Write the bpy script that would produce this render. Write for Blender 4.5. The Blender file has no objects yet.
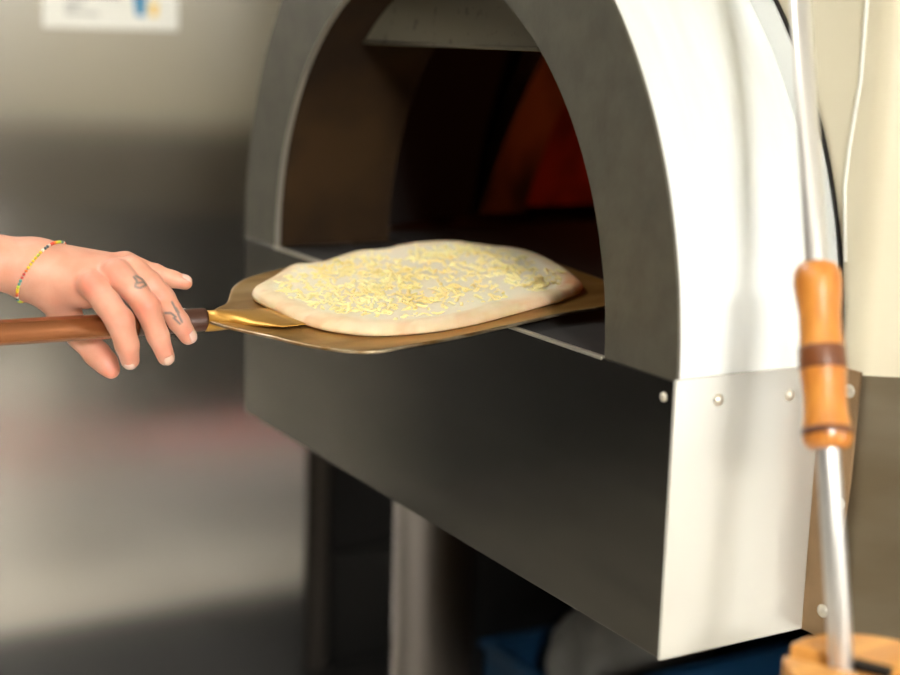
import bpy, bmesh, math, random
import numpy as np
import openvdb
from mathutils import Vector, Matrix
from mathutils.bvhtree import BVHTree
random.seed(7); rng = np.random.default_rng(5)
sc = bpy.context.scene
COL = sc.collection
PI = math.pi

# ------------------------------------------------------------------ camera
CAM = Vector((0.81302, -0.65961, 0.23627))
YAW, PITCH, ROLL, F = -1.04507, 0.19935, 0.02833, 1500.0
fw = Vector((math.sin(YAW)*math.cos(PITCH), math.cos(YAW)*math.cos(PITCH), -math.sin(PITCH)))
_r = fw.cross(Vector((0, 0, 1))).normalized(); _u = _r.cross(fw)
rt = math.cos(ROLL)*_r + math.sin(ROLL)*_u
up = -math.sin(ROLL)*_r + math.cos(ROLL)*_u
cd = bpy.data.cameras.new('camera'); cam = bpy.data.objects.new('camera', cd); COL.objects.link(cam)
cd.sensor_width = 36; cd.lens = F/900*36; cd.clip_start = 0.02
m3 = Matrix((rt, up, -fw)).transposed()
cam.matrix_world = Matrix.Translation(CAM) @ m3.to_4x4()
cd.dof.use_dof = True; cd.dof.focus_distance = 1.22; cd.dof.aperture_fstop = 3.0
sc.camera = cam

# ------------------------------------------------------------------ materials
def nodes(name):
    m = bpy.data.materials.new(name); m.use_nodes = True
    nt = m.node_tree; return m, nt, nt.nodes['Principled BSDF']
def lin(c):
    return tuple(((x/255)/12.92 if x/255 <= .04045 else ((x/255+.055)/1.055)**2.4) for x in c) + (1,)
def mat(name, rgb, rough=.5, metal=0, rgb2=None, scale=20, stretch=(1,1,1), bump=0, bscale=None, aniso=0,
        coat=0, sss=0, rvar=0, detail=4, contrast=(.35,.65), spec=None):
    m, nt, b = nodes(name); L = nt.links
    b.inputs['Base Color'].default_value = lin(rgb); b.inputs['Roughness'].default_value = rough
    b.inputs['Metallic'].default_value = metal
    if spec is not None: b.inputs['Specular IOR Level'].default_value = spec
    if coat: b.inputs['Coat Weight'].default_value = coat; b.inputs['Coat Roughness'].default_value = .12
    if sss:
        b.inputs['Subsurface Weight'].default_value = sss; b.inputs['Subsurface Radius'].default_value = (1,.4,.2)
        b.inputs['Subsurface Scale'].default_value = .006
    tc = nt.nodes.new('ShaderNodeTexCoord'); mp = nt.nodes.new('ShaderNodeMapping')
    mp.inputs['Scale'].default_value = stretch; L.new(tc.outputs['Object'], mp.inputs['Vector'])
    if rgb2 or rvar:
        n = nt.nodes.new('ShaderNodeTexNoise'); n.inputs['Scale'].default_value = scale; n.inputs['Detail'].default_value = detail
        L.new(mp.outputs[0], n.inputs['Vector'])
        r = nt.nodes.new('ShaderNodeMapRange'); r.inputs['From Min'].default_value = contrast[0]; r.inputs['From Max'].default_value = contrast[1]
        L.new(n.outputs['Fac'], r.inputs['Value'])
        if rgb2:
            x = nt.nodes.new('ShaderNodeMix'); x.data_type = 'RGBA'
            x.inputs['A'].default_value = lin(rgb); x.inputs['B'].default_value = lin(rgb2)
            L.new(r.outputs[0], x.inputs['Factor']); L.new(x.outputs['Result'], b.inputs['Base Color'])
        if rvar:
            q = nt.nodes.new('ShaderNodeMapRange'); q.inputs['To Min'].default_value = rough-rvar; q.inputs['To Max'].default_value = rough+rvar
            L.new(r.outputs[0], q.inputs['Value']); L.new(q.outputs[0], b.inputs['Roughness'])
    if bump:
        n = nt.nodes.new('ShaderNodeTexNoise'); n.inputs['Scale'].default_value = bscale or scale*3; n.inputs['Detail'].default_value = 5
        L.new(mp.outputs[0], n.inputs['Vector'])
        bp = nt.nodes.new('ShaderNodeBump'); bp.inputs['Strength'].default_value = bump; bp.inputs['Distance'].default_value = .002
        L.new(n.outputs['Fac'], bp.inputs['Height']); L.new(bp.outputs[0], b.inputs['Normal'])
    if aniso:
        b.inputs['Anisotropic'].default_value = abs(aniso)
        t = nt.nodes.new('ShaderNodeTangent'); t.direction_type = 'RADIAL'; t.axis = 'Z'
        L.new(t.outputs[0], b.inputs['Tangent'])
        if aniso < 0: b.inputs['Anisotropic Rotation'].default_value = .25
    return m
def emit(name, rgb, strength):
    m, nt, b = nodes(name); b.inputs['Base Color'].default_value = lin(rgb)
    b.inputs['Emission Color'].default_value = lin(rgb); b.inputs['Emission Strength'].default_value = strength; return m

M = {}
M['face'] = mat('oven_face_metal', (98,95,83), .5, .6, (88,85,75), 35, bump=.15, bscale=220)
M['hood'] = mat('brushed_hood_steel', (232,235,233), .42, .25, (224,227,225), 8, (1,8,1), bump=.05)
M['base'] = mat('brushed_front_steel', (96,94,88), .24, 1, (86,84,79), 5, (1,1,5))
M['side'] = mat('hand_polished_side_steel', (236,236,230), 0.2, .56, (222,220,212), 9, (1,1,.12), rvar=.05, detail=1, contrast=(.2,.8))
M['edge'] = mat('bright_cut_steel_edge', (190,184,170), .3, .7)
M['tunnel'] = mat('sooty_tunnel_steel', (54,38,22), .9, 0, (34,24,15), 9, spec=.1)
M['inner_shade'] = mat('black_shade_lining', (14,12,11), .95, 0, (6,5,5), 12)  # black colour stands in for the shade inside the chamber
M['brick'] = mat('red_refractory_brick', (150,52,30), .9, 0, (96,34,22), 18, bump=.6)
M['rib'] = mat('sooty_refractory_arch', (150,104,66), .9, 0, (52,40,32), 14, (1,1,.4), bump=.5)
M['baffle'] = mat('speckled_enamel_baffle', (92,87,72), .7, .1, (54,49,39), 60, contrast=(.6,.72))
M['cream'] = mat('cream_enamel_body', (214,207,184), .4, 0, (204,195,168), 4, (1,1,.4), coat=.2)
M['lower'] = mat('dull_lower_body_steel', (120,110,92), .4, .8, (104,92,72), 5, (1,1,3))
M['copper'] = mat('heat_tinted_copper_strip', (170,140,108), .35, .85, (140,116,88), 16)
M['rivet'] = mat('rivet_steel', (220,214,200), .3, .8)
M['stone'] = mat('dark_oven_floor_stone', (30,26,24), .85, 0, (18,16,15), 20)
M['leg'] = mat('satin_leg_steel', (84,78,72), .45, .7)
M['dough'] = None
M['blade'] = mat('tarnished_brass_peel', (190,152,84), .36, .75, (146,110,58), 26, (1,.35,1), rvar=.08, bump=.25, bscale=60)
M['bladeedge'] = mat('worn_bright_peel_edge', (190,176,150), .35, .8, (130,100,56), 40)
M['socket'] = mat('yellow_brass_socket', (196,150,66), .36, .6, (166,118,48), 18, (1,.2,1))
M['handle'] = mat('copper_brown_handle', (158,98,56), .26, .65, (128,76,42), 18, (1,.12,1), coat=.4)
M['collar'] = mat('dark_brown_collar', (88,52,34), .32, .2, (70,40,28), 30, (1,.2,1), coat=.5)
M['rod'] = mat('polished_tool_rod', (226,224,220), .34, .8)
M['bamboo'] = mat('varnished_bamboo', (214,142,60), .35, 0, (186,112,40), 9, (9,9,.6), coat=.6)
M['bambooband'] = mat('burnt_bamboo_band', (120,66,28), .4, 0, (90,46,20), 20, coat=.5)
M['board'] = mat('pale_varnished_wood', (226,164,84), .38, 0, (198,132,58), 5, (14,2,2), coat=.4)
M['blackmetal'] = mat('blackened_bracket', (28,24,22), .45, .5)
M['fridge'] = mat('vertically_brushed_stainless', (232,230,226), .24, 1, aniso=.85)
M['fridgedark'] = mat('fridge_side_dark', (40,40,40), .5, .3)
M['post'] = mat('grey_post_steel', (78,72,66), .5, .5)
M['blackcab'] = mat('black_cabinet_paint', (16,15,15), .6)
M['greycab'] = mat('charcoal_cabinet_panel', (34,33,31), .5)
M['blue'] = mat('blue_crate_plastic', (14,52,82), .45)
M['sack'] = mat('pale_grey_sack', (110,108,102), .9, 0, (88,85,78), 8, bump=.4)
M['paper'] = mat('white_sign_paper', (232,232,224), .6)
M['ink'] = mat('grey_print', (110,112,116), .7)
M['signblue'] = mat('print_blue', (20,130,180), .6)
M['signyellow'] = mat('print_yellow', (236,200,90), .6)
M['mat'] = mat('added_mat_red', (226,84,80), .5, 0, (214,74,72), 12)
M['wall'] = mat('kitchen_wall_plaster', (190,188,182), .8, 0, (180,178,172), 3)
M['darkwall'] = mat('dark_kitchen_wall', (60,62,68), .8, 0, (52,54,60), 3)
M['ceil'] = mat('ceiling_paint', (225,222,212), .9, 0, (215,212,202), 2)
M['nail'] = mat('fingernail', (232,186,166), .25, 0, sss=.2, coat=.3)
M['cord'] = mat('bracelet_cord', (150,150,120), .7)
BEADS = [mat('bead_'+n, c, .3) for n, c in (('yellow',(225,190,40)),('lime',(190,205,70)),('red',(205,70,60)),('orange',(228,120,50)),('slate',(70,84,92)),('white',(225,215,200)),('teal',(90,150,140)))]
def floormat():
    m, nt, b = nodes('beige_floor_tiles'); L = nt.links
    tc = nt.nodes.new('ShaderNodeTexCoord'); br = nt.nodes.new('ShaderNodeTexBrick')
    br.offset = 0; br.inputs['Scale'].default_value = 1; br.inputs['Brick Width'].default_value = .3; br.inputs['Row Height'].default_value = .3
    br.inputs['Mortar Size'].default_value = .006
    br.inputs['Color1'].default_value = lin((240,234,222)); br.inputs['Color2'].default_value = lin((234,228,214)); br.inputs['Mortar'].default_value = lin((120,108,94))
    L.new(tc.outputs['Object'], br.inputs['Vector']); L.new(br.outputs['Color'], b.inputs['Base Color'])
    b.inputs['Roughness'].default_value = .45; return m
M['floor'] = floormat()
def attrmat(name, base, lays, rough, sss=0, noise=None, bump=0, bscale=80):
    """base colour, optional noise colour, then layers (attribute name, colour)"""
    m, nt, b = nodes(name); L = nt.links
    b.inputs['Roughness'].default_value = rough
    if sss:
        b.inputs['Subsurface Weight'].default_value = sss; b.inputs['Subsurface Radius'].default_value = (1,.35,.2); b.inputs['Subsurface Scale'].default_value = .005
    tc = nt.nodes.new('ShaderNodeTexCoord')
    n = nt.nodes.new('ShaderNodeTexNoise'); n.inputs['Scale'].default_value = noise[1]; n.inputs['Detail'].default_value = 5; L.new(tc.outputs['Object'], n.inputs['Vector'])
    mr = nt.nodes.new('ShaderNodeMapRange'); mr.inputs['From Min'].default_value = .35; mr.inputs['From Max'].default_value = .65; L.new(n.outputs['Fac'], mr.inputs['Value'])
    x = nt.nodes.new('ShaderNodeMix'); x.data_type = 'RGBA'; x.inputs['A'].default_value = lin(base); x.inputs['B'].default_value = lin(noise[0])
    L.new(mr.outputs[0], x.inputs['Factor']); out = x.outputs['Result']
    for a, c in lays:
        at = nt.nodes.new('ShaderNodeAttribute'); at.attribute_name = a
        y = nt.nodes.new('ShaderNodeMix'); y.data_type = 'RGBA'; y.inputs['B'].default_value = lin(c)
        L.new(at.outputs['Fac'], y.inputs['Factor']); L.new(out, y.inputs['A']); out = y.outputs['Result']
    L.new(out, b.inputs['Base Color'])
    if bump:
        n2 = nt.nodes.new('ShaderNodeTexNoise'); n2.inputs['Scale'].default_value = bscale; n2.inputs['Detail'].default_value = 4; L.new(tc.outputs['Object'], n2.inputs['Vector'])
        bp = nt.nodes.new('ShaderNodeBump'); bp.inputs['Strength'].default_value = bump; bp.inputs['Distance'].default_value = .002
        L.new(n2.outputs['Fac'], bp.inputs['Height']); L.new(bp.outputs[0], b.inputs['Normal'])
    return m
M['dough'] = attrmat('raw_pizza_dough', (228,210,176), [('sauce',(232,224,202)),('toast',(206,140,96))], .6, .15, ((218,196,156),40), .35, 130)
M['cheese'] = attrmat('grated_cheese', (248,236,178), [], .5, .2, ((238,216,142),30))
M['skin'] = attrmat('skin', (216,160,136), [('flush',(222,120,100)),('tattoo',(84,98,96))], .45, .18, ((208,146,120),45), .12, 300)

# ------------------------------------------------------------------ mesh helpers
def link(name, me, material=None, parent=None, smooth=False, bevel=0):
    o = bpy.data.objects.new(name, me); COL.objects.link(o)
    if material is not None: me.materials.append(material)
    if smooth: me.polygons.foreach_set('use_smooth', [True]*len(me.polygons))
    if parent: o.parent = parent
    if bevel:
        b = o.modifiers.new('bevel', 'BEVEL'); b.width = bevel; b.segments = 2; b.limit_method = 'ANGLE'
    return o
def mesh(name, vs, fs, **k):
    me = bpy.data.meshes.new(name); me.from_pydata([tuple(v) for v in vs], [], fs); me.validate(); me.update()
    bm = bmesh.new(); bm.from_mesh(me); bmesh.ops.recalc_face_normals(bm, faces=bm.faces); bm.to_mesh(me); bm.free()
    return link(name, me, **k)
def box(name, a, b, **k):
    x0,y0,z0 = a; x1,y1,z1 = b
    vs = [(x0,y0,z0),(x1,y0,z0),(x1,y1,z0),(x0,y1,z0),(x0,y0,z1),(x1,y0,z1),(x1,y1,z1),(x0,y1,z1)]
    return mesh(name, vs, [(0,3,2,1),(4,5,6,7),(0,1,5,4),(1,2,6,5),(2,3,7,6),(3,0,4,7)], **k)
def boxes(name, lst, **k):
    V = []; Fs = []
    for a, b in lst:
        x0,y0,z0 = a; x1,y1,z1 = b; n = len(V)
        V += [(x0,y0,z0),(x1,y0,z0),(x1,y1,z0),(x0,y1,z0),(x0,y0,z1),(x1,y0,z1),(x1,y1,z1),(x0,y1,z1)]
        Fs += [tuple(n+i for i in f) for f in ((0,3,2,1),(4,5,6,7),(0,1,5,4),(1,2,6,5),(2,3,7,6),(3,0,4,7))]
    return mesh(name, V, Fs, **k)
def tube(name, pts, rads, seg=24, closed=False, flat=None, **k):
    """swept round bar through pts; flat = per point (sx, sy) squash of the section"""
    pts = [Vector(p) for p in pts]; V = []; Fs = []; n = len(pts)
    ref = Vector((0,0,1)) if abs((pts[1]-pts[0]).normalized().z) < .9 else Vector((1,0,0))
    for i, p in enumerate(pts):
        if closed: d = pts[(i+1)%n]-pts[i-1]
        else: d = pts[min(i+1,n-1)]-pts[max(i-1,0)]
        d.normalize(); a = d.cross(ref).normalized(); b = a.cross(d)
        sx, sy = flat[i] if flat else (1,1)
        for j in range(seg):
            t = 2*PI*j/seg; V.append(p+rads[i]*(sx*math.cos(t)*a+sy*math.sin(t)*b))
    for i in range(n if closed else n-1):
        for j in range(seg):
            A = i*seg+j; B = i*seg+(j+1)%seg; i2 = ((i+1)%n)*seg
            Fs.append((A, B, i2+(j+1)%seg, i2+j))
    if not closed: Fs += [tuple(range(seg))[::-1], tuple((n-1)*seg+j for j in range(seg))]
    return mesh(name, V, Fs, smooth=True, **k)
def lathe(name, prof, p0, axis, seg=32, **k):
    """prof: (distance along axis, radius)"""
    axis = Vector(axis).normalized(); p0 = Vector(p0)
    return tube(name, [p0+axis*s for s,_ in prof], [r for _,r in prof], seg, **k)
def empty(name, loc, label, cat, group=None):
    o = bpy.data.objects.new(name, None); COL.objects.link(o); o.location = loc
    o.empty_display_size = .05; tag(o, label, cat, group); return o
def tag(o, label, cat, group=None):
    o['label'] = label; o['category'] = cat
    if group: o['group'] = group
    return o
def struct(o): o['kind'] = 'structure'; return o
def adopt(root, children):
    for c in children:
        c.parent = root; c.matrix_parent_inverse = root.matrix_world.inverted() if False else Matrix.Translation(-Vector(root.location))
def sharp(o, ang=35):
    o.data.set_sharp_from_angle(angle=math.radians(ang)); return o

# ------------------------------------------------------------------ the oven
W, H, D = .80, .2084, .1361
CX = -W/2; RO = .40; RX, RZ = .313, .302
ZF = -1.12                                                   # kitchen floor
oven = empty('pizza_oven', (CX, .6, ZF), 'steel pizza oven with an arched mouth and riveted base, raw pizza entering it', 'oven')
P = []
# arch face plate
N = 96; V = []; Fs = []
for y in (-.002, .0006):
    for i in range(N+1):
        t = PI*i/N
        V.append((CX+RO*math.cos(t), y, RO*math.sin(t))); V.append((CX+RX*math.cos(t), y, RZ*math.sin(t)))
n2 = 2*(N+1)
for i in range(N):
    a = 2*i; Fs += [(a,a+2,a+3,a+1), (n2+a,n2+a+1,n2+a+3,n2+a+2), (a,n2+a,n2+a+2,a+2), (a+1,a+3,n2+a+3,n2+a+1)]
Fs += [(0,1,n2+1,n2), (2*N,n2+2*N,n2+2*N+1,2*N+1)]
P.append(sharp(mesh('arch_face', V, Fs, material=M['face'], smooth=True)))
def shell(name, rx, rz, th, y0, y1, m, t0=0, t1=PI, n=96, ny=6):
    V = []; Fs = []
    for rr in (0, th):
        for j in range(ny+1):
            y = y0+(y1-y0)*j/ny
            for i in range(n+1):
                t = t0+(t1-t0)*i/n; V.append((CX+(rx+rr)*math.cos(t), y, (rz+rr)*math.sin(t)))
    w = n+1; o = (ny+1)*w
    for j in range(ny):
        for i in range(n):
            a = j*w+i; Fs += [(a,a+1,a+w+1,a+w), (o+a,o+a+w,o+a+w+1,o+a+1)]
    for i in range(n): Fs += [(i,o+i,o+i+1,i+1), (ny*w+i,ny*w+i+1,o+ny*w+i+1,o+ny*w+i)]
    for j in range(ny): Fs += [(j*w,(j+1)*w,o+(j+1)*w,o+j*w), (j*w+n,o+j*w+n,o+(j+1)*w+n,(j+1)*w+n)]
    return sharp(mesh(name, V, Fs, material=m, smooth=True))
P.append(shell('arch_hood', RO-.003, RO-.003, .003, .0007, D-.001, M['hood']))
P.append(shell('hood_flange', RO+.0004, RO+.0004, .0185, D-.005, D-.0012, M['hood']))
P.append(shell('flange_dark_rim', RO+.0192, RO+.0192, .0022, D-.0035, D-.0008, M['blackmetal']))  # thin dark line around the flange rim
P.append(shell('arch_lit_edge', RX-.0006, RZ-.0006, .0005, -.0021, .004, M['edge'], t0=PI*.55))  # bright strip added for light catching the left inner edge
P.append(shell('inner_tunnel', RX, RZ, .004, .0045, D+.004, M['tunnel']))
# enamel baffle hanging in the tunnel's crown
zb = .226; pts = [(CX+RX*.995*math.cos(t), RZ*.995*math.sin(t)) for t in np.linspace(math.asin(zb/RZ), PI-math.asin(zb/RZ), 30)]
V = [(x, y, z) for y in (.05, .054) for x, z in pts]; k = len(pts)
Fs = [tuple(range(k)), tuple(range(2*k-1, k-1, -1))]+[(i,(i+1)%k,k+(i+1)%k,k+i) for i in range(k)]
P.append(mesh('crown_baffle', V, Fs, material=M['baffle']))
P.append(tube('baffle_lip', [(pts[0][0]-.002,.05,zb),(pts[-1][0]+.002,.05,zb)], [.002]*2, 8, material=M['baffle']))
# riveted base: front sheet, side sheets, top rim
P.append(box('base_front_panel', (-W+.0026,-.0035,-H), (-.0006,0,-.0005), material=M['base'], bevel=.0008))
s = box('base_side_panel', (-.0005,-.0045,-H-.0005), (.0025,D-.001,.002), material=M['side'], bevel=.0008); P.append(s)
P.append(box('base_side_panel', (-W+.0018,-.0030,-H-.0005), (-W+.0025,D-.001,.002), material=M['side'], bevel=.0008))
P.append(box('base_bottom_panel', (-W+.001,0,-H), (-.001,D-.001,-H+.002), material=M['base']))
P.append(box('threshold_strip', (CX-RX+.001,-.0045,-.0018), (CX+RX-.001,-.0002,.0012), material=M['edge'], bevel=.0006))
P.append(box('oven_floor', (CX-RX,.0002,-.03), (CX+RX,D+.03,-.002), material=M['stone']))
P.append(box('oven_floor', (CX-.41,D+.031,-.03), (CX+.60,1.25,-.002), material=M['stone']))
# rivets
def rivet(p, n, r=.0045):
    n = Vector(n); o = lathe('rivet', [(0,r),(.0006,r),(.0016,r*.86),(.0024,r*.5),(.0027,r*.05)], p, n, 14, material=M['rivet']); P.append(o)
for y, z in ((.035,-.016),(.103,-.019)): rivet((.0025,y,z), (1,0,0)); rivet((-W-.0025,y,z), (-1,0,0))
rivet((-.011,-.0035,-.013), (0,-1,0), .0036)
for x, z in ((.033,-.012),(.033,-.098),(.024,-.186)): rivet((x,D-.003,z), (0,-1,0), .0052)
# side flange against the body (heat tinted at the seam)
V = [(.0028,0,.004),(.042,0,.004),(.040,0,-.08),(.032,0,-H),(.0028,0,-H)]
V = [(x,y,z) for y in (D-.003,D-.0005) for x,_,z in V]
P.append(mesh('side_flange', V, [(0,1,2,3,4),(9,8,7,6,5)]+[(i,(i+1)%5,5+(i+1)%5,5+i) for i in range(5)], material=M['copper'], bevel=.0006))
# main body, eight sided with softened corners
def rounded(poly, r, seg=8):
    out = []
    for i, p in enumerate(poly):
        p = Vector(p); a = (Vector(poly[i-1])-p); b = (Vector(poly[(i+1)%len(poly)])-p)
        rr = min(r, a.length*.45, b.length*.45); a = p+a.normalized()*rr; b = p+b.normalized()*rr
        for k in range(seg+1):
            t = k/seg; out.append(tuple((1-t)**2*a+2*t*(1-t)*p+t*t*b))
    return out
front = [(.035,D),(.40,D+.52),(.40,D+.95),(.2,D+1.25),(-1.0,D+1.25),(-1.20,D+.95),(-1.20,D+.52),(-.835,D)]
ring = rounded(front, .012)
def body_band(name, z0, z1, m, off=0, top=False, front_open=False):
    V = []; n = len(ring)
    c = Vector((CX, D+.6))
    for z in (z0, z1):
        for x, y in ring:
            q = Vector((x,y)); q = q+(q-c).normalized()*off if off else q
            V.append((q.x, q.y, z))
    Fs = []
    for i in range(n):
        j = (i+1)%n
        if front_open and abs(V[i][1]-D) < 1e-5 and abs(V[j][1]-D) < 1e-5: continue
        Fs.append((i,j,n+j,n+i))
    if top: Fs.append(tuple(range(n,2*n)))
    return sharp(mesh(name, V, Fs, material=m, smooth=True), 60)
P.append(body_band('body_lower_band', -H, 0, M['lower']))
P.append(body_band('body_shell', 0, .62, M['cream'], top=True, front_open=True))
P.append(body_band('body_underside', -H, -H+.001, M['lower'], top=True))
# front facet with the arched opening
fx0 = min(x for x,y in ring if abs(y-D) < 1e-5); fx1 = max(x for x,y in ring if abs(y-D) < 1e-5)
V = []; Fs = []; N = 64
for i in range(N+1):
    t = PI*i/N; c_, s_ = math.cos(t), math.sin(t)
    V.append((CX+RX*c_, D, RZ*s_))
    kx = (fx1-CX)/abs(c_) if abs(c_) > 1e-6 else 1e9; kz = .62/s_ if s_ > 1e-6 else 1e9
    k = min(kx, kz); V.append((CX+k*c_, D, k*s_))
for i in range(N): a = 2*i; Fs.append((a,a+1,a+3,a+2))
P.append(mesh('body_front_panel', V, Fs, material=M['cream']))
P.append(tube('body_pale_bead', [(x,D-.0008,z) for x,z in ((.014,.34),(.0166,.268),(.017,.213),(.011,.164),(.0095,.135),(.016,.081))], [.0013]*6, 8, material=M['paper']))  # thin pale bead down the body front
# inner chamber: barrel vault, front black for shade, brick section behind an arch rib
def vault(name, R, y0, y1, m, th=.01, n=48, z0=-.002, lean=0, R1=None):
    V = []; Fs = []
    for rr in (0, th):
        for yy in (y0, y1):
            Q = (R if yy == y0 or R1 is None else R1)+rr
            for i in range(n+1):
                t = PI*i/n; z = z0+Q*math.sin(t); V.append((CX+Q*math.cos(t), yy+lean*z, z))
    w = n+1
    for i in range(n):
        Fs += [(i,i+1,w+i+1,w+i),(2*w+i,3*w+i,3*w+i+1,2*w+i+1),(i,2*w+i,2*w+i+1,i+1),(w+i,w+i+1,3*w+i+1,3*w+i)]
    Fs += [(0,w,3*w,2*w),(n,2*w+n,3*w+n,w+n)]
    return sharp(mesh(name, V, Fs, material=m, smooth=True))
P.append(vault('shade_lining', .40, D+.004, .47, M['inner_shade'], R1=.588))
P.append(vault('brick_lining', .59, .471, 1.25, M['brick']))
P.append(vault('arch_rib', .53, .395, .465, M['rib'], .058, lean=.3))
V = []; Fs = []                                              # black inner front wall around the tunnel and end wall
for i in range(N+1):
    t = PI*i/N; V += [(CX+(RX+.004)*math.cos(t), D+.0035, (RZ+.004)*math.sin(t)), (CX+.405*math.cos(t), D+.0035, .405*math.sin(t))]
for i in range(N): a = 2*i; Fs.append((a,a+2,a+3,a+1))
P.append(mesh('chamber_front_wall', V, Fs, material=M['inner_shade']))
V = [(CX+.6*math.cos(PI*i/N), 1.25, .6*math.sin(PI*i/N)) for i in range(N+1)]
P.append(mesh('chamber_back_wall', V, [tuple(range(N+1))], material=M['inner_shade']))
for x, y in ((-.942,.343),(.30,.66),(-1.1,1.1),(.29,1.12)):
    P.append(lathe('leg', [(0,.07),(.012,.07),(.014,.058),(-ZF-H-.001,.058)], (x,y,ZF), (0,0,1), 40, material=M['leg']))
adopt(oven, P)
# gas flame inside, out of sight behind the right jamb
fl = bpy.data.lights.new('oven_flame_light', 'POINT'); fl.color = (1,.22,.05); fl.energy = .6; fl.shadow_soft_size = .05
fo = bpy.data.objects.new('oven_flame_light', fl); COL.objects.link(fo); fo.location = (-.66,.74,.10)

# ------------------------------------------------------------------ pizza and peel
P0 = Vector((-.36,0,.012)); nrm = Vector((.04,-.045,1)).normalized()
ux = (Vector((1,0,0))-nrm*nrm.x).normalized(); uy = nrm.cross(ux)
def onplate(u, v, h=0): return P0+ux*u+uy*v+nrm*h
def closed_spline(pts, n):
    out = []; k = len(pts)
    for i in range(n):
        s = i*k/n; j = int(s); t = s-j
        p = [np.array(pts[(j+d)%k]) for d in (-1,0,1,2)]
        out.append(.5*((2*p[1])+(-p[0]+p[2])*t+(2*p[0]-5*p[1]+4*p[2]-p[3])*t*t+(-p[0]+3*p[1]-3*p[2]+p[3])*t**3))
    return out
OUT = [(-.032,-.162),(-.049,-.149),(-.082,-.118),(-.107,-.092),(-.104,-.066),(-.134,-.018),(-.136,.021),(-.153,.058),(-.145,.09),(-.112,.118),
       (-.077,.141),(-.035,.146),(.02,.132),(.068,.118),(.094,.098),(.111,.068),(.13,.013),(.149,-.047),(.152,-.095),(.140,-.134),(.111,-.156),(.072,-.166),(.02,-.168),(-.010,-.168)]
NS = 220; outl = closed_spline(OUT, NS)
cen = np.array([0,-.01])
prof = [(0,.0075),(.15,.0078),(.3,.0075),(.45,.0078),(.6,.008),(.72,.0080),(.8,.0083),(.86,.0092),(.91,.0100),(.95,.0096),(.98,.0078),(.995,.0050),(1.0,.0028),(.994,.0010),(.97,.0001)]
from mathutils import noise as mn
V = []; sauce = []; toast = []
for ti, (t, h) in enumerate(prof):
    for i, o in enumerate(outl):
        q = cen+(o-cen)*t
        nz = mn.noise(Vector((q[0]*28,q[1]*28,0)))*.0016+mn.noise(Vector((q[0]*70,q[1]*70,3)))*.0008
        hh = h+(nz if ti < 12 else 0)*(1 if t < .9 else .9)
        if ti < 13: hh += .0025*mn.noise(Vector((o[0]*16,o[1]*16,7)))*(t**6)
        V.append(onplate(q[0], q[1], hh))
        edge = max(0, min(1, (.9+.05*mn.noise(Vector((q[0]*22,q[1]*22,1)))-t)/.05)); sauce.append(edge*.9)
        d = math.hypot(q[0]-.083, q[1]-.108); tv = max(0, 1-d/.05)*(1 if t > .88 else 0)
        tv += (.30 if t > .93 and mn.noise(Vector((q[0]*45,q[1]*45,9))) > .18 else 0)
        if o[0] > .05 and t > .95: tv += .12
        toast.append(min(.75, tv*(.6+.8*max(0, mn.noise(Vector((q[0]*90,q[1]*90,2)))+.35))))
Fs = []
for k in range(len(prof)-1):
    for i in range(NS): j = (i+1)%NS; Fs.append((k*NS+i,k*NS+j,(k+1)*NS+j,(k+1)*NS+i))
Fs.append(tuple(reversed(range((len(prof)-1)*NS, len(prof)*NS))))
me = bpy.data.meshes.new('dough'); me.from_pydata([tuple(v) for v in V], [], Fs)
for nm, arr in (('sauce',sauce),('toast',toast)):
    a = me.attributes.new(nm,'FLOAT','POINT'); a.data.foreach_set('value', arr)
me.update()
pizza = empty('pizza', onplate(0,0,0), 'uncooked pizza with white sauce and grated cheese on the peel', 'pizza')
dough = link('dough', me, M['dough'], smooth=True)
# grated cheese, uncountable shreds
V = []; Fs = []
clus = [(rng.uniform(-.11,.11), rng.uniform(-.13,.11)) for _ in range(26)]
def inside(u, v): 
    o = np.array(outl); ang = math.atan2(v-cen[1], u-cen[0]); oa = np.arctan2(o[:,1]-cen[1], o[:,0]-cen[0])
    k = int(np.argmin(np.abs(np.angle(np.exp(1j*(oa-ang)))))); return math.hypot(u-cen[0],v-cen[1]) < .88*np.linalg.norm(o[k]-cen)
cnt = 0
while cnt < 1000:
    if rng.random() < .55:
        c = clus[rng.integers(len(clus))]; u, v = rng.normal(c[0],.017), rng.normal(c[1],.02)
    else: u, v = rng.uniform(-.14,.14), rng.uniform(-.15,.14)
    if not inside(u,v): continue
    cnt += 1; L_ = rng.uniform(.003,.012); w = rng.uniform(.0007,.0017); a = rng.uniform(0,2*PI); cur = rng.uniform(-60,60); hz = .0080+abs(rng.normal(0,.0016)); tl = rng.uniform(-.12,.12)
    b0 = len(V); K = 6; x, y = u, v; ang = a
    for k in range(K):
        s = (k/(K-1)-.5)*L_
        nx, ny = -math.sin(ang), math.cos(ang); h = hz+s*tl+.0006*math.sin(k*1.3+a)
        ww = w*(1 if 0 < k < K-1 else .4)
        for sx, sz in ((-1,-1),(1,-1),(1,1),(-1,1)): V.append(onplate(x+nx*ww*sx, y+ny*ww*sx, h+sz*ww*.6))
        x += math.cos(ang)*L_/(K-1); y += math.sin(ang)*L_/(K-1); ang += cur*L_/(K-1)
    for k in range(K-1):
        for e in range(4): Fs.append((b0+4*k+e, b0+4*k+(e+1)%4, b0+4*k+4+(e+1)%4, b0+4*k+4+e))
    Fs += [(b0+3,b0+2,b0+1,b0), (b0+4*K-4,b0+4*K-3,b0+4*K-2,b0+4*K-1)]
me = bpy.data.meshes.new('grated_cheese'); me.from_pydata([tuple(v) for v in V], [], Fs)
ch = link('grated_cheese', me, M['cheese'], smooth=True); ch['kind'] = 'stuff'; ch['label'] = 'loose yellow shreds of grated cheese'
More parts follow.
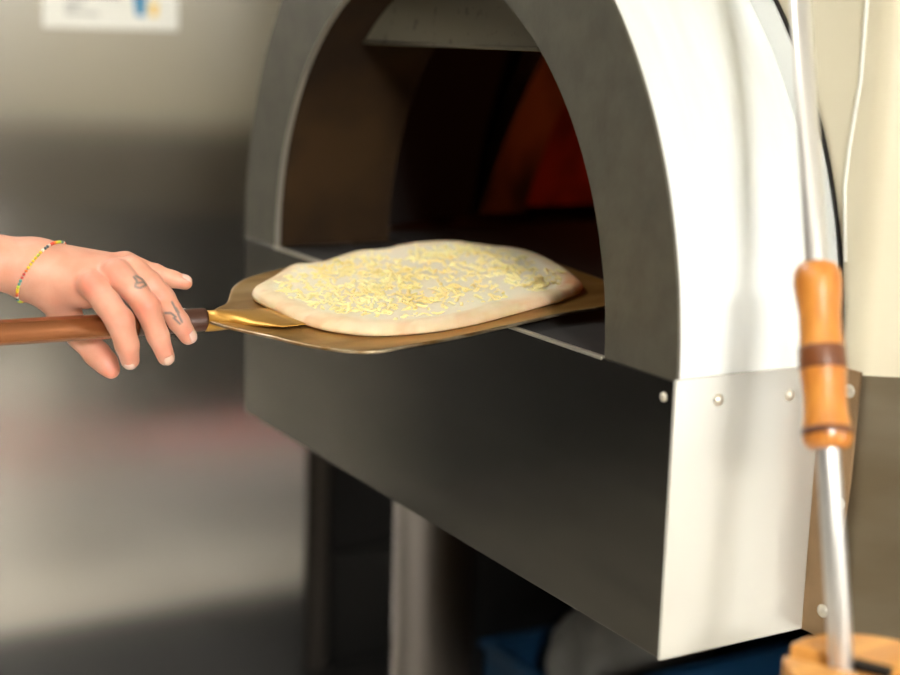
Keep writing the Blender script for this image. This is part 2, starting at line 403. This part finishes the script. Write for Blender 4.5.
adopt(pizza, [dough, ch])

peel = empty('pizza_peel', (-.34,-.3,.0), 'brass coloured pizza peel with a copper brown handle held in the hand', 'pizza peel')
PB = [(-.008,-.205),(-.022,-.19),(-.045,-.178),(-.078,-.161),(-.104,-.139),(-.121,-.112),(-.136,-.07),(-.15,0),(-.155,.08),(-.14,.14),(-.09,.158),(0,.156),(.07,.152),(.12,.135),(.138,.10),(.143,.047),(.159,-.025),(.17,-.078),(.175,-.124),(.177,-.148),(.164,-.168),(.132,-.188),(.10,-.2),(.066,-.215),(.045,-.222),(.02,-.225)]
bo = closed_spline(PB, 200); V = []; Fs = []; c0 = np.array([.01,-.02])
lay = [(0,0,0),(.5,0,0),(.9,0,0),(.975,0,0),(.99,.0006,0),(1,.0003,0),(1,-.0016,0),(.985,-.0026,0),(.5,-.0026,0)]
for t, h, _ in lay:
    for o in bo: q = c0+(o-c0)*t; V.append(onplate(q[0],q[1],h-.0005))
nb = len(bo)
for k in range(len(lay)-1):
    for i in range(nb): j = (i+1)%nb; Fs.append((k*nb+i,k*nb+j,(k+1)*nb+j,(k+1)*nb+i))
blade = mesh('blade', V, Fs, material=M['blade'], smooth=True)
blade.data.materials.append(M['bladeedge'])
for p_ in blade.data.polygons:
    k = p_.index//nb
    if 4 <= k <= 6 and p_.center.x > P0.x: p_.material_index = 1
# neck flattening from round socket into the blade
hx = -.338
neck = tube('neck', [(hx,-.226,-.001),(hx+.002,-.214,-.0004),(hx+.007,-.20,.0006),(hx+.014,-.186,.0018),(hx+.024,-.168,.0028),(hx+.030,-.145,.0040),(hx+.030,-.125,.0048)],
            [.0088,.0110,.019,.031,.043,.034,.012], 40, flat=[(1,1),(1,.80),(1,.38),(1,.16),(1,.06),(1,.03),(1,.03)], material=M['socket'])
ridge = None
collar = lathe('collar', [(0,.0094),(.001,.0098),(.056,.0098),(.058,.0094)], (hx,-.2835,.0005), (0,1,.0), 32, material=M['collar'])
hnd = lathe('handle', [(0,.0098),(.005,.0102),(.5,.0102),(.66,.0102)], (hx,-.284,.0005), (0,-1,.012), 32, material=M['handle'])
rv = lathe('rivet', [(0,.0018),(.0008,.0016),(.0014,.0002)], (hx-.004,-.242,.009), (0,0,1), 10, material=M['rivet'])
adopt(peel, [blade, neck, collar, hnd, rv])

# ------------------------------------------------------------------ the hand
def at(x, y, d): return CAM+(fw+rt*((x-450)/F)-up*((y-337.5)/F))*d
def cone(p, a, b, ra, rb):
    a = a.astype(np.float32); b = b.astype(np.float32); ba = b-a; L2 = float(ba@ba); h = np.clip(((p-a)@ba)/L2, 0, 1)
    v = p-a-h[:,None]*ba; return (np.sqrt(np.einsum('ij,ij->i', v, v))-(ra+(rb-ra)*h)).astype(np.float32)
def smin(a, b, k):
    h = np.clip(.5+.5*(b-a)/k, 0, 1); return b+(a-b)*h-k*h*(1-h)
J = lambda x, y, d: np.array(at(x, y, d))
px = lambda n, d: n*d/F
FING = {
 'index':  [((92,285,1.172),14),((107,303,1.162),13.6),((120,321,1.158),14),((127,345,1.166),11.8),((130,360,1.175),9.6)],
 'middle': [((116,273,1.182),15),((134,290,1.176),13),((147,307,1.176),13),((158,336,1.184),11),((166,357,1.192),8.8)],
 'ring':   [((133,269,1.196),13.5),((150,283,1.192),12),((163,298,1.192),11.8),((179,322,1.202),10.4),((188,336,1.212),9.0)],
 'pinky':  [((126,263,1.214),11.5),((141,269,1.212),9.6),((155,273,1.212),9.2),((172,279,1.216),8.4),((185,282.5,1.218),7.6)],
}
THUMB = [((52,292,1.195),19),((64,312,1.212),16),((80,336,1.226),12.5),((97,354,1.226),12.8),((106,363,1.224),11.5),((111,370,1.222),9)]
PALM = [((34,270,1.19),25.5,(90,283,1.185),17),((34,268,1.20),25.5,(115,275,1.195),16),((34,266,1.205),24,(130,272,1.207),14),((34,264,1.21),22,(124,266,1.218),11.5),
        ((45,288,1.195),18,(86,294,1.19),15),((30,283,1.20),17,(66,296,1.20),14)]
ARM = [((36,267,1.192),25,(-5,262,1.185),23),((30,270,1.205),24,(-5,262,1.20),22.5),((-5,262,1.185),23,(-90,252,1.16),31),((-5,262,1.20),22.5,(-90,257,1.175),31),((-90,258,1.165),34,(-330,235,1.10),46)]
vox = .00115
allp = [J(*p) for ch_ in list(FING.values())+[THUMB] for p, r in ch_]+[J(*a) for a,_,b,_ in ARM]+[J(*b) for a,_,b,_ in ARM]
B3 = np.array([list(rt), list(up), list(fw)])                # local frame of the volume, any orientation would do
loc = np.array([B3@q for q in allp]); lo = loc.min(0)-.045; hi = loc.max(0)+.045
nx, ny, nz = [int(math.ceil(v)) for v in (hi-lo)/vox]
X, Y, Z = np.meshgrid(*[np.arange(n)*vox for n in (nx,ny,nz)], indexing='ij')
pts = (np.stack([X.ravel(),Y.ravel(),Z.ravel()],1)+lo).astype(np.float32)
g = lambda q: B3@J(*q)
def chain_sdf(chain, k):
    d = None
    for (a, ra), (b, rb) in zip(chain, chain[1:]):
        c = cone(pts, g(a), g(b), px(ra,a[2]), px(rb,b[2])); d = c if d is None else smin(d, c, k)
    return d
palm = None
for a, ra, b, rb in PALM:
    c = cone(pts, g(a), g(b), px(ra,a[2]), px(rb,b[2])); palm = c if palm is None else smin(palm, c, .008)
arm = None
for a, ra, b, rb in ARM:
    c = cone(pts, g(a), g(b), px(ra,a[2]), px(rb,b[2])); arm = c if arm is None else smin(arm, c, .012)
palm = smin(palm, arm, .012)
for q, r in (((90,284,1.165),7.5),((117,272,1.178),6.5),((134,267,1.192),6)):   # knuckles
    palm = smin(palm, np.linalg.norm(pts-g(q),axis=1)-px(r,q[2]), .008)
fs = None
for chn in FING.values():
    c = chain_sdf(chn, .003); fs = c if fs is None else smin(fs, c, .0012)
th = chain_sdf(THUMB, .004)
sd = smin(palm, fs, .006); sd = smin(sd, th, .006)
# keep the palm and thumb web clear of the handle
h0 = B3@np.array([hx,-.284,.0005]); h1 = B3@(np.array([hx,-.284,.0005])+.6*np.array([0,-1,.012])); h2 = B3@np.array([hx,-.2,.0005])
sd = np.maximum(sd, -(cone(pts, h2, h1, .0103, .0103)))
del X, Y, Z
vol = sd.reshape(nx,ny,nz).astype(np.float32)
gr = openvdb.FloatGrid(background=1.0); gr.copyFromArray(vol)
pv, pt, pq = gr.convertToPolygons(isovalue=0.0, adaptivity=0.0)
wv = (pv*vox+lo)@B3
me = bpy.data.meshes.new('person'); me.from_pydata(wv.tolist(), [], [tuple(reversed(f)) for f in pq.tolist()]+[tuple(reversed(f)) for f in pt.tolist()])
me.update()
bm = bmesh.new(); bm.from_mesh(me)
for _ in range(3): bmesh.ops.smooth_vert(bm, verts=bm.verts, factor=.5, use_axis_x=True, use_axis_y=True, use_axis_z=True)
bmesh.ops.recalc_face_normals(bm, faces=bm.faces); bm.to_mesh(me)
bvh = BVHTree.FromBMesh(bm); bm.free()
wv = np.array([v.co[:] for v in me.vertices])
# skin marks
rel = wv-np.array(CAM); dep = rel@np.array(fw); sx = 450+F*(rel@np.array(rt))/dep; sy = 337.5-F*(rel@np.array(up))/dep
def seg(ax,ay,bx,by): 
    t = np.clip(((sx-ax)*(bx-ax)+(sy-ay)*(by-ay))/((bx-ax)**2+(by-ay)**2),0,1); return np.hypot(sx-ax-t*(bx-ax), sy-ay-t*(by-ay))
tat = np.zeros(len(wv))
for s in ((134,277,137,281),(137,281,135,286),(135,287,140,288),(140,288,146,285),(146,285,142,279),(142,279,136,276),(138,283,144,282),
          (165,313,171,313),(171,313,176,317),(172,302,177,312),(174,318,180,324),(178,314,182,322),(176,308,179,313)):
    tat = np.maximum(tat, np.clip(1.5-seg(*s)/1.1, 0, 1)*.85)
me_n = np.array([v.normal[:] for v in me.vertices]); facing = (me_n@np.array(fw)) < 0
tat[~facing] = 0
flu = np.zeros(len(wv))
for x,y,r,s in ((90,284,11,.7),(120,318,13,.35),(146,309,9,.65),(115,268,12,.3),(160,296,8,.35),(110,370,10,.55),(129,358,9,.3),(165,352,8,.3),(188,334,7,.35),(186,282,8,.4),(104,355,10,.3)):
    flu = np.maximum(flu, s*np.exp(-((sx-x)**2+(sy-y)**2)/r**2))
for nm, arr in (('tattoo',tat),('flush',flu)):
    a = me.attributes.new(nm,'FLOAT','POINT'); a.data.foreach_set('value', arr.astype(np.float32))
person = link('person', me, M['skin'], smooth=True)
tag(person, 'bare forearm and hand with small finger tattoos and a bead bracelet, holding the peel handle', 'person')
# fingernails lie on the finger tips
def nail(tip, prev, w, l, side=(0,0)):
    a = Vector(J(*prev)); b = Vector(J(*tip)); d = (b-a).normalized()
    n = (-fw+rt*side[0]+up*side[1]); n = (n-d*n.dot(d)).normalized(); s = d.cross(n)
    V = []; Fs = []; K = 8; Q = 8
    for i in range(K+1):
        u = (i/K-.5)
        for j in range(Q+1):
            v = (j/Q-.5)*2; ww = w*math.sqrt(max(0,1-(abs(u)*1.6)**4)) if abs(u) < .49 else w*.75
            p = b+d*(u*l)+s*(v*ww/2)+n*.02
            hit = bvh.ray_cast(p, -n)
            q = hit[0] if hit[0] is not None else b
            V.append(q+n*(.00045*(1-.6*v*v)+.0001))
    for i in range(K):
        for j in range(Q): A = i*(Q+1)+j; Fs.append((A,A+1,A+Q+2,A+Q+1))
    o = mesh('fingernail', V, Fs, material=M['nail'], smooth=True); o.parent = person
    sm = o.modifiers.new('thick','SOLIDIFY'); sm.thickness = .0004; sm.offset = 0
nail((168,361,1.193),(158,336,1.184), .009, .011, (.4,.2))
nail((187,335,1.212),(179,322,1.202), .009, .011, (.35,.55))
nail((130,364,1.176),(127,345,1.166), .009, .008, (.1,-.5))
nail((187,281,1.218),(172,279,1.216), .0075, .008, (0,1.2))
#nail((112,370,1.222),(106,363,1.224), .010, .010, (-.6,-.9))
# bracelet
bc = Vector(J(40,270,1.197)); e1 = (rt*35+up*53).normalized(); e2 = (-fw*.025-rt*.001).normalized(); e2 = (e2-e1*e2.dot(e1)).normalized()
rp = []
for k in range(60):
    t = 2*PI*k/60; d = math.cos(t)*e1+math.sin(t)*e2
    hit = bvh.ray_cast(bc+d*.07, -d); rp.append((hit[0] if hit[0] is not None else bc+d*.03)+d*.0011)
cord = tube('bracelet', rp, [.0005]*60, 8, closed=True, material=M['cord'], parent=person); cord['label'] = 'thin bracelet of coloured beads'
seqc = [1,1,0,3,2,2,5,4,4,5,0,1,0,0,0,0,3,2,2,6,6,1,0,0,3,2,5,4,6,1]
base_me = {}
for k in range(60):
    ci = seqc[(k//1)%30]
    if ci not in base_me:
        bm = bmesh.new(); bmesh.ops.create_uvsphere(bm, u_segments=10, v_segments=7, radius=.0013); m_ = bpy.data.meshes.new('bead'); bm.to_mesh(m_); bm.free()
        m_.materials.append(BEADS[ci]); m_.polygons.foreach_set('use_smooth',[True]*len(m_.polygons)); base_me[ci] = m_
    o = bpy.data.objects.new('bead', base_me[ci]); COL.objects.link(o); o.parent = cord; o.location = rp[k]

# ------------------------------------------------------------------ rod tool and its wooden stand
A = Vector((.1069,.0196,.0988)); Bp = Vector((.204,-.0279,-.1321)); ax = (Bp-A).normalized()
tool = empty('oven_tool', Bp+ax*.1, 'long steel rod tool with a turned bamboo grip leaning on the oven', 'oven tool')
top = A-ax*.40; bot = Bp+ax*.10
T = [lathe('rod', [(0,.003),(.002,.0074),((bot-top).length-.002,.0074),((bot-top).length,.004)], top, ax, 28, material=M['rod'])]
Lh = (Vector(J(828,450,.995))-A).length
hl = .121
hp = [(0,.0075),(.002,.0115),(.007,.0142),(.014,.0148),(.022,.0140),(.034,.0125),(.048,.0126),(.058,.0136),(.064,.0140),(.075,.0136),(.088,.0128),(.1,.0133),(.109,.0148),(.116,.0146),(.120,.0122),(.121,.007)]
hs = A+ax*-.001
hp = [(a*1.0, b*1.06) for a, b in hp]
T.append(lathe('grip', hp, hs, ax, 36, material=M['bamboo']))
T.append(lathe('grip_band', [(0,.0139*1.06),(.0015,.0141*1.06),(.013,.0144*1.06),(.0145,.0142*1.06)], hs+ax*.056, ax, 36, material=M['bambooband']))
T.append(lathe('grip_band', [(0,.0150*1.04),(.002,.01515*1.06),(.004,.01515*1.06),(.005,.0149*1.06)], hs+ax*.1075, ax, 36, material=M['bambooband']))
adopt(tool, T)
dc = Vector((.2125,-.014,-.127)); sl = Vector((1.04,.56,0)).normalized(); sn = Vector((-sl.y,sl.x,0)); R_ = .051
# point where the rod goes through the board fixes the slot
tt = (dc.z-A.z)/ax.z; rodp = A+ax*tt
stand = empty('tool_stand', (dc.x,dc.y,ZF), 'round pale wooden block with a slot, the steel rod standing in it', 'tool stand')
S = []
off = (rodp-dc).dot(sn)
for sg in (1,-1):
    pl = []
    cut = off+sg*.0085
    a0 = math.asin(max(-1,min(1,cut/R_)))
    rng_t = np.linspace(a0, PI-a0, 40) if sg > 0 else np.linspace(PI-a0, 2*PI+a0, 40)
    for t in rng_t: pl.append(dc+sl*(R_*math.cos(t))+sn*(R_*math.sin(t)))
    k = len(pl); V = [(p.x,p.y,dc.z) for p in pl]+[(p.x,p.y,dc.z-.026) for p in pl]
    S.append(mesh('board_half', V, [tuple(range(k)),tuple(range(2*k-1,k-1,-1))]+[(i,(i+1)%k,k+(i+1)%k,k+i) for i in range(k)], material=M['board'], bevel=.0025))
S.append(box('bracket', (-.011,-.0045,-.002), (.011,.0045,.003), material=M['blackmetal'], bevel=.001))
S[-1].matrix_world = Matrix.Translation(rodp+sl*.019+Vector((0,0,.0005))) @ Matrix.Rotation(math.atan2(sl.y,sl.x),4,'Z')
S.append(lathe('under_plate', [(0,.046),(.004,.046)], (dc.x,dc.y,dc.z-.0305-.06), (0,0,1), 40, material=M['blackmetal']))
S.append(tube('plate_bolt', [dc+sn*.03+Vector((0,0,-.026)), dc+sn*.03+Vector((0,0,-.087))], [.004]*2, 12, material=M['blackmetal']))
S.append(tube('plate_bolt', [dc-sn*.03+Vector((0,0,-.026)), dc-sn*.03+Vector((0,0,-.087))], [.004]*2, 12, material=M['blackmetal']))
S.append(lathe('stand_post', [(0,.02),(-ZF+dc.z-.0905-.0125,.02)], (dc.x,dc.y,ZF+.0125), (0,0,1), 24, material=M['leg']))
S.append(lathe('stand_base', [(0,.14),(.008,.14),(.012,.13)], (dc.x,dc.y,ZF), (0,0,1), 48, material=M['blackmetal']))
for o in S[2:3]: mw = o.matrix_world.copy(); 
bpy.context.view_layer.update()
adopt(stand, S)

# ------------------------------------------------------------------ fridge, sign, cabinets behind
fr = empty('steel_refrigerator', (-2.25,-.3,ZF), 'wide stainless steel refrigerator with a brushed door behind the hand', 'refrigerator')
Pf = [box('refrigerator_body', (-2.62,-.75,ZF+.06), (-1.945,.585,.95), material=M['fridgedark'], bevel=.004),
      box('door', (-1.94,-.745,ZF+.02), (-1.9,.583,.93), material=M['fridge'], bevel=.004),
      box('plinth', (-2.6,-.72,ZF), (-2.0,.56,ZF+.06), material=M['blackcab'])]
adopt(fr, Pf)
sg = empty('paper_sign', (-1.9,.19,.229), 'white paper notice with blue and yellow print taped on the refrigerator door', 'sign')
y0, y1, z0 = .063, .313, .229; xs = -1.8985
Pg = [box('sheet', (xs,y0,z0), (xs+.0006,y1,z0+.19), material=M['paper'])]
lines = [((xs+.0007,y0+.04,z0+.024),(xs+.0011,y0+.10,z0+.027)), ((xs+.0007,y0+.04,z0+.032),(xs+.0011,y0+.06,z0+.035)),
         ((xs+.0007,y0+.04,z0+.041),(xs+.0011,y0+.075,z0+.045)), ((xs+.0007,y0+.04,z0+.056),(xs+.0011,y0+.14,z0+.062))]
for i in range(5): lines.append(((xs+.0007,y0+.04,z0+.075+i*.012),(xs+.0011,y0+.13-.012*(i%3),z0+.080+i*.012)))
Pg.append(boxes('print_lines', lines, material=M['ink']))
def flatshape(name, pts, m):
    k = len(pts); V = [(x,a,b) for x in (xs+.0007,xs+.0013) for a,b in pts]
    return mesh(name, V, [tuple(range(k)),tuple(range(2*k-1,k-1,-1))]+[(i,(i+1)%k,k+(i+1)%k,k+i) for i in range(k)], material=m)
Pg.append(flatshape('blue_print', [(y0+.170,z0+.024),(y0+.186,z0+.024),(y0+.189,z0+.062),(y0+.165,z0+.062)], M['signblue']))
Pg.append(flatshape('yellow_print', [(y0+.197,z0+.024),(y0+.209,z0+.024),(y0+.212,z0+.048),(y0+.194,z0+.048)], M['signyellow']))
adopt(sg, Pg)
cab = empty('black_cabinet', (-2.2,1.0,ZF), 'black kitchen cabinet with a grey edge post standing beside the refrigerator', 'cabinet')
adopt(cab, [box('cabinet_body', (-2.62,.645,ZF+.002), (-1.96,1.55,-.10), material=M['blackcab'], bevel=.003),
            box('edge_post', (-1.958,.602,ZF), (-1.92,.642,.6), material=M['post'], bevel=.003),
            box('lower_panel', (-1.957,.66,ZF+.005), (-1.945,1.54,-.86), material=M['greycab'], bevel=.002),
            box('upper_panel', (-1.957,.66,-.85), (-1.945,1.54,-.11), material=M['blackcab'], bevel=.002)])
# black rack added to darken the space under the oven, with its crates
rack = empty('added_dark_rack', (-.4,.85,ZF), 'black rack added under the oven to darken the space and the refrigerator reflection', 'rack')
adopt(rack, [box('shelf', (-1.0,.43,-.76), (.18,1.28,-.74), material=M['blackcab']),
             box('side_panel', (-1.02,.43,-.76), (-1.001,1.28,-H-.012), material=M['blackcab']),
             box('side_panel', (.181,.43,-.76), (.2,1.28,-H-.012), material=M['blackcab']),
             box('back_panel', (-1.0,1.281,-.76), (.18,1.295,-H-.012), material=M['blackcab'])] +
      [box('leg', (x,y,ZF), (x+.03,y+.03,-.7605), material=M['blackcab']) for x in (-1.0,.15) for y in (.44,1.24)])
def crate(x0, x1, ya, yb, zb_, zt, label, m):
    cr = empty('storage_crate', ((x0+x1)/2,(ya+yb)/2,zb_), label, 'crate', None)
    adopt(cr, [boxes('crate_wall', [((x0,ya,zb_+.007),(x1,ya+.01,zt)),((x0,yb-.01,zb_+.007),(x1,yb,zt)),((x0,ya+.0105,zb_+.007),(x0+.01,yb-.0105,zt)),((x1-.01,ya+.0105,zb_+.007),(x1,yb-.0105,zt))], material=m),
           boxes('rim', [((x0-.008,ya-.008,zt),(x1+.008,ya+.012,zt+.012)),((x0-.008,yb-.012,zt),(x1+.008,yb+.008,zt+.012)),((x0-.008,ya+.0125,zt),(x0+.012,yb-.0125,zt+.012)),((x1-.012,ya+.0125,zt),(x1+.008,yb-.0125,zt+.012))], material=m, bevel=.002),
           box('crate_bottom', (x0,ya,zb_), (x1,yb,zb_+.006), material=m)])
crate(-.985,-.74,.46,.86,-.74,-.665,'low blue crate on the rack just right of the round oven leg', M['blue'])
crate(-.60,-.20,.46,.90,-.74,-.57,'taller blue crate on the rack below the oven front corner', M['blue'])
bm = bmesh.new(); bmesh.ops.create_icosphere(bm, subdivisions=5, radius=1)
for v in bm.verts:
    c = v.co; n = mn.noise(c*1.8)*.12+mn.noise(c*5)*.04
    c *= (1+n); v.co = Vector((c.x*.09, c.y*.14, max(-.055, c.z*.13)))
me = bpy.data.meshes.new('sack'); bm.to_mesh(me); bm.free()
sack = link('sack', me, M['sack'], smooth=True); sack.location = (-.875,.66,-.678)
tag(sack, 'pale grey sack lying in the low blue crate', 'sack')
mat_ = box('added_floor_mat', (-.18,.35,ZF), (.6,1.6,ZF+.012), material=M['mat'], bevel=.004); mat2 = box('added_floor_mat', (-1.94,-.9,ZF), (-1.38,1.5,ZF+.012), material=M['blackcab'], bevel=.004); tag(mat2, 'black mat added in front of the refrigerator to darken its reflection', 'floor mat')  # unseen mats added to tint and darken the refrigerator's reflection
tag(mat_, 'red mat added under the rack to tint the refrigerator reflection', 'floor mat')

# ------------------------------------------------------------------ room
X0, X1, Y0, Y1, ZC = -2.75, 3.1, -3.2, 2.7, 1.55
struct(box('floor', (X0,Y0,ZF-.05), (X1,Y1,ZF-.0005), material=M['floor']))
struct(box('ceiling', (X0,Y0,ZC), (X1,Y1,ZC+.05), material=M['ceil']))
struct(box('wall_left', (X0-.1,Y0,ZF), (X0,Y1,ZC), material=M['darkwall']))
struct(box('wall_back', (X0,Y1,ZF), (X1,Y1+.1,ZC), material=M['darkwall']))
struct(box('wall_front', (X0,Y0-.1,ZF), (X1,Y0,ZC), material=M['darkwall']))
wy0, wy1, wz0, wz1 = -1.36, -.84, .95, 1.43
vy0, vy1, vz0, vz1 = .95, 2.5, -1.05, 1.25
struct(boxes('wall_right', [((X1,Y0,ZF),(X1+.1,wy0,ZC)),((X1,wy1,ZF),(X1+.1,vy0,ZC)),((X1,vy1,ZF),(X1+.1,Y1,ZC)),((X1,wy0,ZF),(X1+.1,wy1,wz0)),((X1,wy0,wz1),(X1+.1,wy1,ZC)),((X1,vy0,ZF),(X1+.1,vy1,vz0)),((X1,vy0,vz1),(X1+.1,vy1,ZC))], material=M['wall']))
win = struct(boxes('window_1', [((X1+.02,wy0,wz0),(X1+.06,wy0+.05,wz1)),((X1+.02,wy1-.05,wz0),(X1+.06,wy1,wz1)),((X1+.02,wy0+.05,wz0),(X1+.06,wy1-.05,wz0+.05)),((X1+.02,wy0+.05,wz1-.05),(X1+.06,wy1-.05,wz1)),((X1+.02,-1.11,wz0+.05),(X1+.06,-1.09,wz1-.05))], material=M['ceil']))
pane = box('pane', (X1+.065,wy0,wz0), (X1+.07,wy1,wz1), material=emit('daylit_window_pane', (255,252,246), 260)); pane.parent = win
win2 = struct(boxes('added_window', [((X1+.02,vy0,vz0),(X1+.06,vy0+.05,vz1)),((X1+.02,vy1-.05,vz0),(X1+.06,vy1,vz1)),((X1+.02,vy0+.05,vz0),(X1+.06,vy1-.05,vz0+.05)),((X1+.02,vy0+.05,vz1-.05),(X1+.06,vy1-.05,vz1)),((X1+.02,1.7,vz0+.05),(X1+.06,1.74,vz1-.05))], material=M['ceil']))  # glowing opening added for the side steel to reflect
pane2 = box('pane', (X1+.065,vy0,vz0), (X1+.07,vy1,vz1), material=emit('added_window_pane', (255,252,246), 3.6)); pane2.parent = win2
lamp = empty('ceiling_fill', (.2,-1.3,ZC), 'flat white fill panel added on the ceiling above the cook', 'ceiling lamp')  # unseen overhead panel added as soft fill on pizza and hand
adopt(lamp, [box('fill_frame', (-.45,-1.65,ZC-.03), (.85,-.95,ZC-.0005), material=M['ceil']),
             box('diffuser', (-.42,-1.62,ZC-.036), (.82,-.98,ZC-.0305), material=emit('fill_diffuser', (255,250,240), 2.5))])
lamp2 = empty('ceiling_fill', (-1.35,-.75,ZC), 'flat white fill panel added on the ceiling in front of the refrigerator', 'ceiling lamp')  # second unseen panel added to brighten floor, hand, sign and pizza
adopt(lamp2, [box('fill_frame', (-1.75,-1.2,ZC-.03), (-.95,-.3,ZC-.0005), material=M['ceil']),
             box('diffuser', (-1.72,-1.17,ZC-.036), (-.98,-.33,ZC-.0305), material=emit('fill_diffuser_left', (255,250,240), 9.5))])
wd = bpy.data.worlds.new('world'); sc.world = wd; wd.use_nodes = True
wd.node_tree.nodes['Background'].inputs[0].default_value = (.9,.92,1,1); wd.node_tree.nodes['Background'].inputs[1].default_value = .3
vs = sc.view_settings; vs.view_transform = 'Standard'; vs.look = 'None'; vs.gamma = 1; vs.exposure = .35; vs.use_curve_mapping = False
